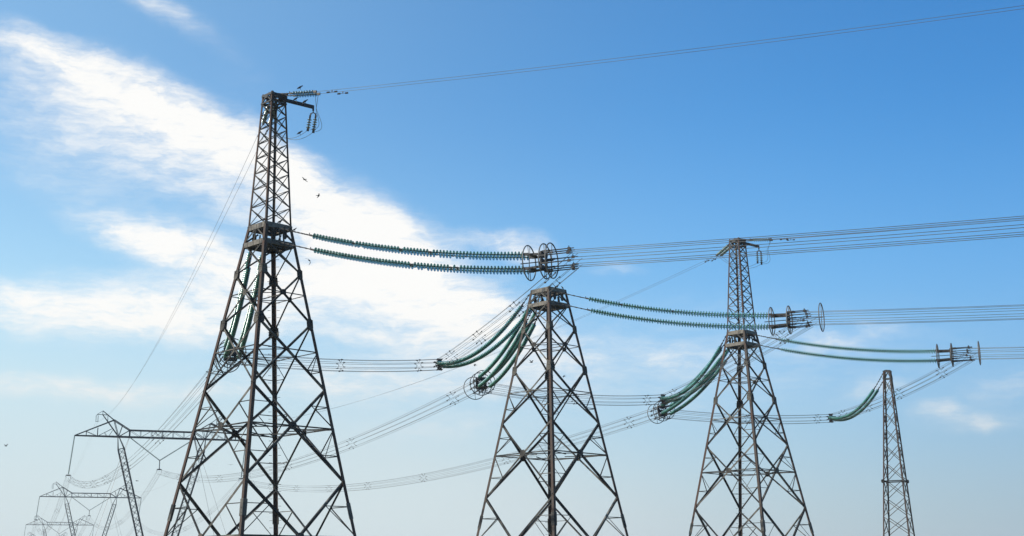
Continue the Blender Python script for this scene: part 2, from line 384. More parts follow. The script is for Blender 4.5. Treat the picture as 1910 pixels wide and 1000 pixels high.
MASTP = ('mast_leg', 'mast_lattice', 'mast_head', 'outrigger_arm')
t2 = copy_tree(t1, None, MASTP); t2.location = (2.63, 96.18, .16)
t3 = copy_tree(t1); t3.location = (19.64, 114.51, .29); t3.rotation_euler = (0, 0, .02)
TG = 'big lattice tension towers standing in a row'
tag(t1, 'tallest lattice pylon at left, rusty steel, narrow mast rising over its insulator beams', 'pylon', TG)
tag(t2, 'lattice pylon without a mast, cut off flat at the beams, between two masted ones', 'pylon', TG)
tag(t3, 'smaller lattice pylon with a mast, between the flat topped pylon and the slender tower', 'pylon', TG)

# slender tower that only holds a jumper
h4t, h4s, Z4 = .345, .057, 21.85
def h4(z): return h4t + h4s*(Z4-z)
t4 = empty('slim_lattice_tower', (36.95, 132.8, 0), R(17.6))
legs(t4, 0, Z4+.05, .13, 'leg', h4)
zs4 = [Z4-.75]
while zs4[-1] > 1.5: zs4.append(zs4[-1]-(1.58+.02*len(zs4)))
zs4[-1] = .2
panel_lattice(t4, zs4, .062, 'face_lattice', h4, horiz=())
mm = MB()
for z in (Z4, Z4-.75):
    for k in range(4): mm.bar(cn(k, z, h4), cn(k+1, z, h4), .06, .09)
for k in range(4): mm.bar(cn(k, Z4-.75, h4), cn(k, Z4, h4).lerp(cn(k+1, Z4, h4), .5), .06); mm.bar(cn(k+1, Z4-.75, h4), cn(k, Z4, h4).lerp(cn(k+1, Z4, h4), .5), .06)
for s in (-.2, .2): mm.bar(V((-.28, s*.6, Z4+.09)), V((.28, s*.6, Z4+.09)), .07, .08)
mm.build('tower_head', DARK, t4)
mm = MB()
for k in range(4): mm.bar(cn(k, 11.1, h4), cn(k+1, 11.1, h4), .09, .1); mm.plate(cn(k, 11.1, h4), UP.cross(fnorm(k)), UP, .3, .35, .2)
mm.build('horizontal_ring', GALV, t4)
for k in range(4):
    mm = MB(); c = cn(k, 0, h4); mm.lathe([(.4, -.5), (.4, .12), (.25, .3), (.2, .3)], 10, (c.x, c.y, 0)); mm.build('footing', SOIL, t4)
tag(t4, 'slender tapering lattice tower standing alone at the right end of the row', 'pylon')

# ---------------------------------------------------------------- insulator strings
def disc_mesh(name, r, pit, gm_):
    m1 = MB(); n = 14
    m1.lathe([(.045, pit*.22), (r*.45, pit*.15), (r*.80, pit*.03), (r, -pit*.12), (r*.99, -pit*.17), (r*.90, -pit*.13), (r*.62, -pit*.05), (.05, pit*.01)], n)
    g0 = len(m1.f)
    m1.lathe([(.05, -pit*.02), (.055, pit*.20), (.04, pit*.42), (.02, pit*.45)], 8); m1.lathe([(.02, -pit*.5), (.022, 0)], 6)
    me = m1.mesh(name, gm_); me.materials.append(CAPM)
    for i, p in enumerate(me.polygons):
        p.material_index = 0 if i < g0 else 1; p.use_smooth = True
    return me
DISC = disc_mesh('glass_disc', .17, .195, GLASS)
DSML = disc_mesh('small_glass_disc', .135, .16, PORC)
capm = MB(); capm.lathe([(.03, -.1), (.06, -.03), (.06, .06), (.03, .09)], 8); BARE = capm.mesh('bare_cap', CAPM)
def sagpt(S, E, sag, t): return S.lerp(E, t) - UP*(4*sag*t*(1-t))
def string(S, E, sag, label, group, rod=2.6, n=65, tail=.15, broken=(), dm=None, pit=.195, cat='insulator string'):
    S, E = V(S), V(E); root = empty('insulator_string', S)
    F = lambda t: sagpt(S, E, sag, t)-S
    # arc length table
    M = 300; L = [0.]
    for i in range(M): L.append(L[-1] + (F((i+1)/M)-F(i/M)).length)
    tot = L[-1]
    def par(s):
        s = min(max(s, 0), tot); lo = 0; hi = M
        while hi-lo > 1:
            md = (lo+hi)//2
            if L[md] <= s: lo = md
            else: hi = md
        return (lo + (s-L[lo])/max(1e-9, L[hi]-L[lo]))/M
    n = min(n, int((tot-rod-tail)/pit)); pit2 = (tot-rod-tail)/n
    mm = MB(); k = 6
    mm.tube([F(par(rod*i/k)) for i in range(k+1)], .032, 6)
    s = .12
    while s < rod-.1: 
        p = F(par(s)); q = F(par(s+.09)); mm.bar(p, q, .12 if rod > 1 else .06, .07); s += random.choice((.34, .42, .5)) if rod > 1 else .3
    p = F(par(rod-.2)); mm.bar(p, F(par(rod)), .1, .1); mm.bar(p-UP*.02, p+UP*.13, .04)
    mm.build('link_rod', DARK, root)
    dm = dm or DISC
    for i in range(n):
        s = rod + pit2*(i+.5); t = par(s); p = F(t); d = (F(min(1, t+.004))-F(max(0, t-.004))).normalized()
        q = (-d).to_track_quat('Z', 'Y')
        kid('bare_cap' if i in broken else 'glass_disc', BARE if i in broken else dm, root, p, q)
    mm = MB(); mm.tube([F(par(rod+(tot-rod)*i/12)) for i in range(13)], .02, 5); e = F(1); d = (F(1)-F(.98)).normalized(); mm.bar(e-d*tail, e+d*.12, .1, .14)
    mm.build('steel_core', CAPM, root)
    tag(root, label, cat, group)
    return root
dR = V((.92, -.39, 0)).normalized(); sR = UP.cross(dR)          # along the right hand spans and across them
towers = [('tallest left pylon', t1), ('flat topped middle pylon', t2), ('right masted pylon', t3)]
AE = [V((.93, 71.0, 18.53)), V((17.6, 90.5, 18.93)), V((34.5, 108.9, 19.45))]      # far ends of the right strings
BE = [V((-19.28, 92.0, 17.45)), V((-2.35, 110.0, 17.85)), V((14.5, 128.5, 17.75))]
YE = [V((-5.9, 108, 18.98)), V((14.1, 127, 18.52)), V((34.2, 146, 18.83))]
brk = {(0, 1, 0): {13, 28, 37}, (0, 1, 1): {13, 37, 42, 46}, (0, 0, 0): {43, 45, 31}, (0, 0, 1): {30, 33}, (1, 1, 0): {12, 31}, (1, 0, 1): {22}, (2, 0, 0): {18}}
fdir = V((math.cos(math.pi/4), math.sin(math.pi/4), 0))
for i, (nm, tw) in enumerate(towers):
    T = V(tw.location); sep0, e = .30, AE[i]
    for lv in (1, 0):
        zz = (ZB1-.3 if lv else ZB2-.12) + T.z
        c0 = T + fnorm(0)*(hw(zz)+.05); c0.z = zz
        for sd_ in (0, 1):
            sg = -1 if sd_ == 0 else 1
            S = c0 + fdir*(sg*sep0); E = e + sR*(sg*.38) + UP*(.40 if lv else -.38)
            string(S, E, .5, '%s %s of four green strings reaching right from the %s' % ('nearer' if sd_ == 0 else 'farther', 'upper' if lv else 'lower', nm),
                   'green glass strings reaching right', 2.55, 65, .15, brk.get((i, lv, sd_), ()))
    e = BE[i]; dl = (e-T); dl.z = 0; dl.normalize(); sl = UP.cross(dl)
    for lv in (1, 0):
        zz = (ZB1-.3 if lv else ZB2-.12) + T.z
        c0 = T + fnorm(2)*(hw(zz)+.05); c0.z = zz
        for sd_ in (0, 1):
            sg = -1 if sd_ == 0 else 1
            S = c0 + fdir*(-sg*.42); E = e + sl*(sg*.45) + UP*(.38 if lv else -.38)
            string(S, E, .75, '%s %s of four green strings dropping behind the %s' % ('right' if sd_ == 0 else 'left', 'upper' if lv else 'lower', nm),
                   'green glass strings dropping to the left', 1.9, 62, .15)
# jumper strings
HOLD = [(t2, 'flat topped middle pylon'), (t3, 'right masted pylon'), (t4, 'slender end tower')]
for i, (tw, nm) in enumerate(HOLD):
    T = V(tw.location); e = YE[i]; d = (e-T); d.z = 0; d.normalize(); s_ = UP.cross(d)
    zz = (ZB1-.15 if i < 2 else Z4-.1) + T.z; off = hw(ZB1)*1.25 if i < 2 else .45
    for sd_ in (-1, 1):
        S = T + d*off + s_*(sd_*(.5 if i < 2 else .22)) - V((.3, 0, 0))*(i < 2); S.z = zz
        E = e + s_*(sd_*.24) + UP*(.1*sd_)
        string(S, E, 1.5, '%s of the two sagging green strings pulling a jumper from the %s' % ('left' if sd_ > 0 else 'right', nm), 'green strings that pull the jumpers aside', 1.3 if i < 2 else 2.6, 64 if i < 2 else 54, .15)

# ---------------------------------------------------------------- grading rings, yokes and dead ends
OCT = [(math.cos(R(22.5+45*k)), math.sin(R(22.5+45*k))) for k in range(8)]
def frame(d):
    s = UP.cross(d).normalized(); u = d.cross(s).normalized(); return s, u
def ring_set(name, c, d, ringpos, label, group, rad=.95, BR=.56, clampto=2.5, plate_at=None):
    root = empty('grading_ring_set', c); s, u = frame(d); plate_at = ringpos[1]-.08 if plate_at is None else plate_at
    for rp in ringpos:
        mm = MB(); o = d*rp; mm.ring(o, d, rad, .035, 40, 7)
        for a in ((.12, 1), (-.2, 1)) if rp != ringpos[-1] else ((.05, 1),):
            v = (s*a[0]+u*a[1]).normalized(); mm.bar(o-v*rad, o+v*rad, .035)
        mm.build('grading_ring', RINGM, root, True)
    mm = MB(); o = d*plate_at
    mm.plate(o+s*.38, u, s, 1.0, .16, .08); mm.plate(o-s*.38, u, s, 1.0, .16, .08); mm.plate(o, u, s, .22, .95, .08)
    for sg in (-1, 1): mm.plate(o+u*(.38*sg), s, u, .95, .2, .1)
    for (cx, cy) in OCT: q = o+s*(BR*cx)+u*(BR*cy); mm.bar(o+s*(BR*cx*.45)+u*(BR*cy*.45), q, .1)
    mm.build('yoke_plate', DARK, root)
    mm = MB()
    for sg in (-1, 1):
        for ud in (-1, 1):
            p = u*(.38*ud)+s*(.38*sg); mm.bar(p, p*.9+d*plate_at, .09, .12)
        q = u*(.38*sg); mm.plate(q+d*.25, s, d, .9, .28, .05)
    mm.bar(d*(-.5), d*(ringpos[-1]+.1), .045); mm.build('link_frame', DARK, root)
    for (cx, cy) in OCT:
        mm = MB(); p = s*(BR*cx)+u*(BR*cy); L = clampto + random.uniform(-.25, .1)
        mm.bar(p+d*(plate_at), p+d*(plate_at+.45), .07, .09); mm.tube([p+d*(plate_at+.45), p+d*L], [.035, .028], 6)
        mm.bar(p+d*(L-.35), p+d*(L-.2), .09, .13); mm.bar(p+d*(L-.28)+u*.02, p+d*(L-.28)+u*.15, .045)
        mm.build('dead_end_clamp', DARK, root)
    tag(root, label, 'ring set', group)
rp = [(0, .92, 1.30), (0, 1.2, 3.35), (0, 1.1, 3.2)]
CE = []
for i, (nm, tw) in enumerate(towers):
    ring_set('r', AE[i], dR, rp[i], 'metal rings and clamps ending the strings right of the %s' % nm, 'grading rings at the right string ends', clampto=2.75)
    CE.append(AE[i]+dR*2.7)
dL = []
PORT = [V((-75.5, 292, 0)), V((-156, 506, 1.4)), V((-252, 765, 3.1)), V((-345, 1020, 4.2))]
BAZ = R(68); bd = V((math.sin(BAZ), math.cos(BAZ), 0)); ld = V((-bd.y, bd.x, 0))
SW = -.75
# bottoms of the portal strings, left to right
HANG = [[p+bd*(-18+SW)+UP*(33-8.8), p+bd*(SW*.4)+UP*(33-7.2), p+bd*(18+SW)+UP*(33-8.8)] for p in PORT]
for i in range(3):
    d = (HANG[0][i]-BE[i]); d.z = 0; d.normalize(); dL.append(d)
    d2 = (d - UP*.10).normalized()
    ring_set('l', BE[i], d2, (0, .8, (2.1, 2.3, 1.9)[i]), 'metal rings seen end on, ending the strings behind the %s' % towers[i][0], 'grading rings at the left string ends', clampto=2.2)

# ---------------------------------------------------------------- conductor bundles
def spacer_mesh(BR, thick=1.):
    mm = MB(); k = .42*BR
    mm.ref = UP
    for j, (cx, cy) in enumerate(OCT):
        p = V((cx*BR, cy*BR, 0)); a = math.atan2(cy, cx)
        pts = []
        for f in range(6):
            t = f/5; ang = a + (.40*(1-t)**2)*(1 if j % 2 else -1); rr = k+(BR-k)*t; pts.append(V((rr*math.cos(ang), rr*math.sin(ang), 0)))
        mm.tube([p_+V((0, 0, .0)) for p_ in pts], .017*thick, 5)
        mm.bar(p*0.93-V((0, 0, .05)), p*1.06+V((0, 0, .05)), .075*thick, .075*thick, (1, 0, 0))
        mm.bar(p-V((0, 0, .11)), p+V((0, 0, .11)), .05*thick)
    return mm.mesh('spacer', DARK)
SPC = spacer_mesh(.56); SPJ = spacer_mesh(.46, .9); SPF = spacer_mesh(.56, .9)
def bundle(pts, BR, wr, label, group, sps, spm, name='conductor_bundle', seg=4, ang=0, nw=8, cat='cable bundle', spname='spacer'):
    pts = [V(p) for p in pts]; o = pts[0]; root = empty(name, o)
    fr = []
    for i in range(len(pts)):
        d = (pts[min(i+1, len(pts)-1)]-pts[max(i-1, 0)]).normalized(); fr.append(frame(d)+(d,))
    offs = OCT if nw == 8 else [(-1, 0), (1, 0)]
    for (cx, cy) in offs:
        mm = MB(); mm.tube([p-o+f[0]*(cx*BR)+f[1]*(cy*BR) for p, f in zip(pts, fr)], wr, seg); mm.build('wire', WIRE, root, True)
    acc = [0.]
    for a, b in zip(pts[:-1], pts[1:]): acc.append(acc[-1]+(b-a).length)
    for s in sps:
        for i in range(len(pts)-1):
            if acc[i] <= s < acc[i+1]:
                t = (s-acc[i])/(acc[i+1]-acc[i]); p = pts[i].lerp(pts[i+1], t); d = (pts[i+1]-pts[i]).normalized(); s_, u_ = frame(d)
                m = Matrix((s_, u_, d)).transposed().to_4x4(); kid(spname, spm, root, p-o, m.to_quaternion()); break
    tag(root, label, cat, group); return root
def span(S, E, sag, n=24): return [sagpt(V(S), V(E), sag, t/n) for t in range(n+1)]
# right hand spans run on past the frame toward the next towers
RG = 'conductor bundles leaving to the right'
rl = ['highest of three wire bundles leaving to the right, from the tallest pylon rings',
      'middle of three wire bundles leaving to the right, from the flat topped pylon',
      'lowest of three wire bundles leaving to the right, above the slender tower']
for i in range(3):
    S = CE[i]-dR*.3; E = S+dR*210+UP*8
    bundle(span(S, E, (4.2, 5.2, 5.0)[i], 40), .47, .015, rl[i], RG, [95, 150], SPC)
# jumpers: right clamps -> yoke held by the next tower -> left rings
for i in range(3):
    nm = ['the tallest and the flat topped pylon', 'the flat topped and the right masted pylon', 'the right masted pylon and the slender tower'][i]
    S, Y, E = CE[i]-dR*.1-UP*.15, YE[i], BE[i]+dL[i]*2.2
    a = span(S, Y, (.25, .25, .55)[i], 14)
    bundle(a, .46, .014, 'jumper wires sloping down between %s' % nm, 'jumper loops around the towers', [4.5+i, 13+2*i, 24+i, 34], SPJ, 'jumper_bundle')
    a = span(Y, E, (.35, .55, .4)[i], 14); Lg = (E-Y).length
    bundle(a, .46, .014, 'nearly level jumper wires passing behind %s' % ['the tallest pylon', 'the flat topped pylon', 'the right masted pylon'][i], 'jumper loops around the towers', [2.2, Lg*.50, Lg*.93], SPJ, 'jumper_bundle')
    y = empty('jumper_yoke', Y); d = (S-Y); d.z = 0; d.normalize(); s, u = frame(d); mm = MB()
    for (cx, cy) in OCT: q = s*(.46*cx)+u*(.46*cy); mm.bar(q*.2, q, .09); mm.bar(q-d*.22, q+d*.22, .08, .08)
    mm.plate((0, 0, 0), u, s, .95, .3, .1); mm.ring((0, 0, 0), d, .3, .04, 16, 5); mm.build('clamp_frame', DARK, y)
    mm = MB(); e2 = (V(HOLD[i][0].location)-Y); e2.z = 0; e2.normalize(); s2 = UP.cross(e2); mm.plate(e2*.3, s2, UP, .7, .35, .06); mm.bar((0, 0, 0), e2*.4, .1); mm.build('link_plate', DARK, y)
    tag(y, 'dark clamp frame joining jumper wires to the two strings from the %s' % HOLD[i][1], 'clamp', 'jumper yokes')
# left hand spans to the first portal
LG = 'conductor bundles running back to the portals'
fl = ['outer left', 'middle', 'outer right']
SG = (4.4, 4.0, 4.0)
for i in range(3):
    S = BE[i]+dL[i]*1.9-UP*.15; E = HANG[0][i]; Lg = (E-S).length
    bundle(span(S, E, SG[i], 40), .56, .014, 'sagging bundle from behind the %s to the nearest portal, %s string' % (towers[i][0], fl[i]), LG,
           [Lg*f for f in (.03, .2, .36, .5, .62, .74, .85, .94)], SPF)
for j in range(3):
    for i in range(3):
        S, E = HANG[j][i], HANG[j+1][i]; Lg = (E-S).length
        bundle(span(S, E, 7.5, 24), .56, .013, 'thin distant bundle from the %s string of the %s portal to the next one' % (fl[i], ('nearest', 'second', 'third')[j]), LG, [Lg*f for f in (.2, .4, .6, .8)], SPF, seg=3)

# ---------------------------------------------------------------- portals
MESHP = {}
def make_portal():
    root = empty('portal_pylon', (0, 0, 0)); H = 33.; u = .02394    # local x runs along the beam, z up
    X = lambda a: a*u
    def latt(mm, a0, a1, b0, b1, n, w):
        for i in range(n):
            p = a0.lerp(a1, i/n); q = b0.lerp(b1, (i+1)/n); mm.bar(p, q, w); p = b0.lerp(b1, i/n); q = a0.lerp(a1, (i+1)/n); mm.bar(p, q, w)
    # beam: two parallel faces 1.5 m apart
    mm = MB(); fy = .75
    for y in (-fy, fy):
        P = lambda a, h, yy=None: V((X(a), (y if yy is None else yy), H+h*u))
        ty = y*.15
        for s in (-1, 1):
            tip = P(s*752, 0, ty)
            mm.bar(tip, P(s*380, 0), .26, .26); mm.bar(tip, P(s*425, 146), .2); mm.bar(P(s*425, 146), P(s*285, 60), .18)
            mm.bar(P(s*380, 0), P(s*425, 146), .12); mm.bar(P(s*380, 0), P(s*285, 60), .14); mm.bar(P(s*380, 0), P(s*350, 100), .09); mm.bar(P(s*285, 60), P(s*285, 0), .15)
            yl = lambda a: y*(.15+.85*(752-abs(a))/372) 
            for a, hh in ((655, 38), (560, 74)): mm.bar(P(s*a, 0, yl(a)), P(s*a, hh, yl(a)), .1)
            mm.bar(P(s*655, 38, yl(655)), P(s*560, 0, yl(560)), .07); mm.bar(P(s*560, 0, yl(560)), P(s*440, 68, yl(440)), .07); mm.bar(P(s*500, 32, yl(500)), P(s*480, 0, yl(480)), .06); mm.bar(P(s*465, 0, yl(465)), P(s*430, 60, yl(430)), .06)
        mm.bar(P(-380, 0), P(380, 0), .26); mm.bar(P(-285, 60), P(285, 60), .22)
        for k in range(7):
            a = -285+k*95
            if k < 6:
                hh = (0, 60) if k % 2 == 0 else (60, 0)
                if k < 3: mm.bar(P(a, 60 if k % 2 == 0 else 0), P(a+95, 0 if k % 2 == 0 else 60), .06)
                else: mm.bar(P(a, 60 if k % 2 == 0 else 0), P(a+95, 0 if k % 2 == 0 else 60), .06)
            mm.bar(P(a, 0), P(a, 60), .08 if k != 3 else .12)
    k = -15
    while k <= 15:
        w = 1 if abs(k) <= 8 else (1-(abs(k)-8)/9)
        mm.bar(V((X(k*47.5), -fy*w, H)), V((X(k*47.5), fy*w, H)), .06)
        k += 1
    mm.build('beam', FARG, root)
    # earth wire horns
    for s in (-1, 1):
        mm = MB()
        for y in (-.35, .35):
            P = lambda a, h: V((X(s*a), y*(1 if h < 150 else .4), H+h*u))
            mm.bar(P(380, 0), P(480, 133), .15); mm.bar(P(480, 133), P(525, 190), .13); mm.bar(P(425, 146), P(525, 225), .12); mm.bar(P(525, 190), P(525, 225), .08)
            mm.bar(P(525, 225), P(572, 192), .07); mm.bar(P(572, 192), P(480, 190), .09); mm.bar(P(480, 190), P(480, 133), .07); mm.bar(P(480, 190), P(525, 190), .1)
        mm.build('earth_wire_horn', FARG, root)
    # two legs leaning in to one foot
    for s in (-1, 1):
        mm = MB(); top = V((X(s*380), 0, H)); foot = V((s*.5, 0, .6)); d = (foot-top).normalized(); a = V((0, 1, 0)); b = d.cross(a)
        k0 = top+d*2.6; k1 = foot-d*2.0; hwid = .62
        cr = [(1, 1), (1, -1), (-1, -1), (-1, 1)]
        A = [k0+a*(x*hwid)+b*(y*hwid) for x, y in cr]; B = [k1+a*(x*hwid)+b*(y*hwid) for x, y in cr]
        for i in range(4):
            mm.bar(A[i], B[i], .18); mm.bar(top+a*cr[i][0]*.12+b*cr[i][1]*.12, A[i], .13); mm.bar(B[i], foot, .13); mm.bar(A[i], A[(i+1) % 4], .1)
            latt(mm, A[i], B[i], A[(i+1) % 4], B[(i+1) % 4], 22, .055)
        mm.build('leg', FARG, root)
    mm = MB(); mm.lathe([(1.2, -.5), (1.2, .3), (.7, .6), (.6, .6)], 12); mm.build('footing', SOIL, root)
    for s in (-1, 1):
        for y in (-1, 1):
            mm = MB(); mm.tube([V((X(s*285), y*fy, H)), V((s*17, y*11, 0))], .03, 4); mm.build('guy_wire', WIRE, root)
    return root
port0 = make_portal()
def side_string(prs, r, name, root, m=GLASS):
    mm = MB(); mm.tube(prs, r, 6); mm.build(name, m, root)
def hang_set(p, k, label, group):
    """long suspension string under a portal beam: plain stick at this distance, with ribs"""
    tops = [p+bd*(-18)+UP*33] if k == 0 else ([p+bd*18+UP*33] if k == 2 else [p+bd*(-285*.02394)+UP*33, p+bd*(285*.02394)+UP*33])
    q = HANG[PORT.index(p)][k]; root = empty('suspension_string', tops[0])
    end = q+UP*.7 if k != 1 else q+UP*2.4
    for t in tops:
        mm = MB(); d = (end-t); L = d.length; n = int(L/.19); pts = []; rr = []
        for i in range(n):
            for f, r_ in ((0, .05), (.25, .15), (.5, .15), (.75, .05)): pts.append(t-tops[0]+d*((i+f)/n)); rr.append(r_)
        mm.tube(pts, rr, 6); mm.build('insulator_discs', FARINS, root, False)
    if k == 1: mm = MB(); mm.tube([end-tops[0], q-tops[0]+UP*.5], .09, 6); mm.build('lower_link', DARK, root)
    mm = MB(); s, u_ = bd, UP; c = q-tops[0]
    mm.plate(c+UP*.5, s, u_, 1.0, .26, .12); mm.bar(c+UP*.5-bd*.5, c-bd*.45, .05); mm.bar(c+UP*.5+bd*.5, c+bd*.45, .05)
    for (cx, cy) in OCT: mm.bar(c+bd*(.56*cx)+UP*(.56*cy)-ld*.25, c+bd*(.56*cx)+UP*(.56*cy)+ld*.25, .06)
    mm.build('suspension_clamp', DARK, root); tag(root, label, 'insulator string', group)
FARINS = mat('distant_insulator_glass', (.05, .12, .10), (.04, .08, .07), .3)
pl = ['nearest guyed V legged portal pylon, beam partly behind the tallest lattice pylon', 'second guyed portal pylon, small and pale, below the left end of the nearest portal beam',
      'third guyed portal pylon, tiny, low at left edge behind the second portal', 'farthest guyed portal pylon, only its peaks just above the bottom left edge']
on = ['nearest', 'second', 'third', 'farthest']
for j, p in enumerate(PORT):
    o = port0 if j == 0 else copy_tree(port0)
    o.location = p; o.rotation_euler = (0, 0, math.pi/2-BAZ); tag(o, pl[j], 'pylon', 'guyed portal pylons running away')
    for k in range(3):
        hang_set(p, k, ['long upright string under the left end of the %s portal beam', 'V shaped pair of strings under the middle of the %s portal beam', 'long upright string under the right end of the %s portal beam'][k] % on[j], 'suspension strings under the portals')

# ---------------------------------------------------------------- earth wires
def horn(j, s): return PORT[j]+bd*(s*572*.02394)+UP*(33+192*.02394)
def head(tw, x, y, z): return tw.matrix_basis @ V((x, y, z)) if False else V(tw.location)+Quaternion((0, 0, 1), tw.rotation_euler[2]) @ V((x, y, z))
def damper_mesh():
    mm = MB(); mm.bar((-.02, 0, 0), (-.02, 0, -.12), .04); mm.tube([(-.28, 0, -.12), (.24, 0, -.12)], .012, 5)
    for x in (-.28, .24): mm.tube([(x-.09, 0, -.12), (x+.09, 0, -.12)], .05, 6)
    return mm.mesh('vibration_damper', DARK)
DMP = damper_mesh()
for tw, nm, ti in ((t1, 'tallest left pylon', 0), (t3, 'right masted pylon', 2)):
    # strings at the mast head
    S0 = head(tw, .5, -.15, ZT+.02); ends = []
    for sg in (-1, 1):
        S = S0+sR*(sg*.2); E = S+dR*2.4-UP*.25; ends.append(E)
        string(S, E, .02, '%s of two short pale green strings at the top right of the %s' % ('nearer' if sg < 0 else 'farther', nm), 'short strings at the mast heads', .85, 8, .1, dm=DSML, pit=.16)
    dl = (horn(0, -1 if ti == 0 else 1)-V(tw.location)); dl.z = 0; dl.normalize(); sl = UP.cross(dl); le = []
    for sg in (-1, 1):
        S = (head(tw, -.16, .42, ZT-.35) if ti == 0 else head(tw, -.42, .42, ZT-.2))+sl*(sg*.2); E = S+dl*2.1-UP*.55; le.append(E)
        string(S, E, .02, '%s of two short green strings left of the mast of the %s' % ('right' if sg < 0 else 'left', nm), 'short strings at the mast heads', .3, 14, .1, dm=DSML, pit=.15)
    def twin(a, b, sag, label, gap, n=40, dmp=True):
        """two wires, gap metres apart"""
        root = empty('earth_wires', a[0]); o = a[0]
        for k in range(2):
            pts = span(a[k], b[k], sag, n); mm = MB(); mm.tube([p-o for p in pts], .011, 4); mm.build('wire', WIRE, root, True)
            d = (pts[1]-pts[0]).normalized()
            if dmp:
                for q in (.8+k*.5,): kid('vibration_damper', DMP, root, pts[0]+d*(q+.4)-o, d.to_track_quat('X', 'Z'))
        tag(root, label, 'cable', 'earth wires'); return root
    e1 = [E+dR*190+UP*5 for E in ends]; eg = 4.2 if ti == 0 else 2.8
    r1 = twin(ends, e1, eg, 'twin thin wires running right from the mast head of the %s' % nm, .4)
    if ti == 0:
        q = [sagpt(ends[k], e1[k], eg, (43+k*1.0)/190)-ends[0] for k in range(2)]; mm = MB()
        mm.tube([q[0]-dR*1.6, q[1]-dR*.8], .02, 5); mm.tube([q[0]+dR*.0, q[1]-dR*.9+dR*2.2], .02, 5)
        for c in (q[0]-dR*1.6, q[1]-dR*.8, q[0], q[1]+dR*1.3): mm.bar(c-dR*.08, c+dR*.08, .09)
        mm.build('wire_spacer', DARK, r1)
    hs = horn(0, -1 if ti == 0 else 1)-UP*1.6
    twin(le, [hs+bd*(-.2), hs+bd*.2], 3.9 if ti == 0 else 3.3, 'twin thin wires falling left from the mast head of the %s' % nm, .4)
    # hanging pair of small strings under the outrigger
    tip = head(tw, 2.15, 1.45, ZT-.3); bot = []
    h = empty('hanger_link', tip); mm = MB(); mm.bar((0, 0, 0), (0, 0, -.28), .05); mm.bar((0, 0, -.08), (0, 0, -.14), .1); mm.tube([(-.17, 0, -.44), (-.1, 0, -.3), (0, 0, -.25), (.1, 0, -.3), (.17, 0, -.44)], .035, 6)
    mm.build('link', DARK, h); tag(h, 'dark forked link hanging from the outrigger tip of the %s' % nm, 'link', 'outrigger links')
    for sg in (-1, 1):
        S = tip+V((sg*.17, 0, -.42)); E = S+V((-.12 if ti == 0 else 0, 0, -.95-.06*sg)); bot.append(E)
        string(S, E, 0, '%s of two small strings hanging under the outrigger of the %s' % ('left' if sg < 0 else 'right', nm), 'small strings under the outriggers', .2, 5, .05, dm=DSML, pit=.14)
    # loop of wire round the mast
    lp = empty('earth_wire_loop', tip)
    for k in range(2):
        a, b = ends[k], bot[1-k]+V((.12, 0, -.05)); mm = MB(); pts = []
        for t in range(13):
            f = t/12; p = a.lerp(b, f); p = p - V((.25, 0, 0))*math.sin(f*math.pi)*(-.3) + V((.35, 0, -.35))*max(0, math.sin((f-.45)/.55*math.pi)) ; pts.append(p-tip)
        mm.tube(pts, .013, 5); mm.build('wire', WIRE, lp, True)
        a, b = bot[1-k]+V((0, 0, -.05)), le[k]; mm = MB(); mm.tube([sagpt(a, b, .75, t/12)-tip for t in range(13)], .013, 5); mm.build('wire', WIRE, lp, True)
    tag(lp, 'slack loop of twin wire hanging round the mast of the %s' % nm, 'cable', 'earth wire loops')
for j in range(3):
    for s in (-1, 1):
        root = empty('earth_wires', horn(j, s)-UP*1.6); o = horn(j, s)-UP*1.6
        for k in (-.2, .2):
            mm = MB(); mm.tube([p-o for p in span(o+bd*k, horn(j+1, s)-UP*1.6+bd*k, 5.5, 20)], .009, 3); mm.build('wire', WIRE, root, True)
        tag(root, 'faint twin wire between the %s peaks of the %s and the following portal' % ('left' if s < 0 else 'right', on[j]), 'cable', 'earth wires')
for j in range(4):
    for s in (-1, 1):
        t = horn(j, s); root = empty('earth_wire_hanger', t); mm = MB()
        for k in (-.2, .2):
            mm.tube([V((0, 0, 0)), bd*k-UP*.3, bd*k-UP*1.5], [.04, .06, .06], 6)
        mm.bar(bd*-.3-UP*1.55, bd*.3-UP*1.55, .08); mm.build('insulator_discs', FARINS, root)
        tag(root, 'small paired hanger under the %s peak of the %s portal' % ('left' if s < 0 else 'right', on[j]), 'insulator string', 'peak hangers')

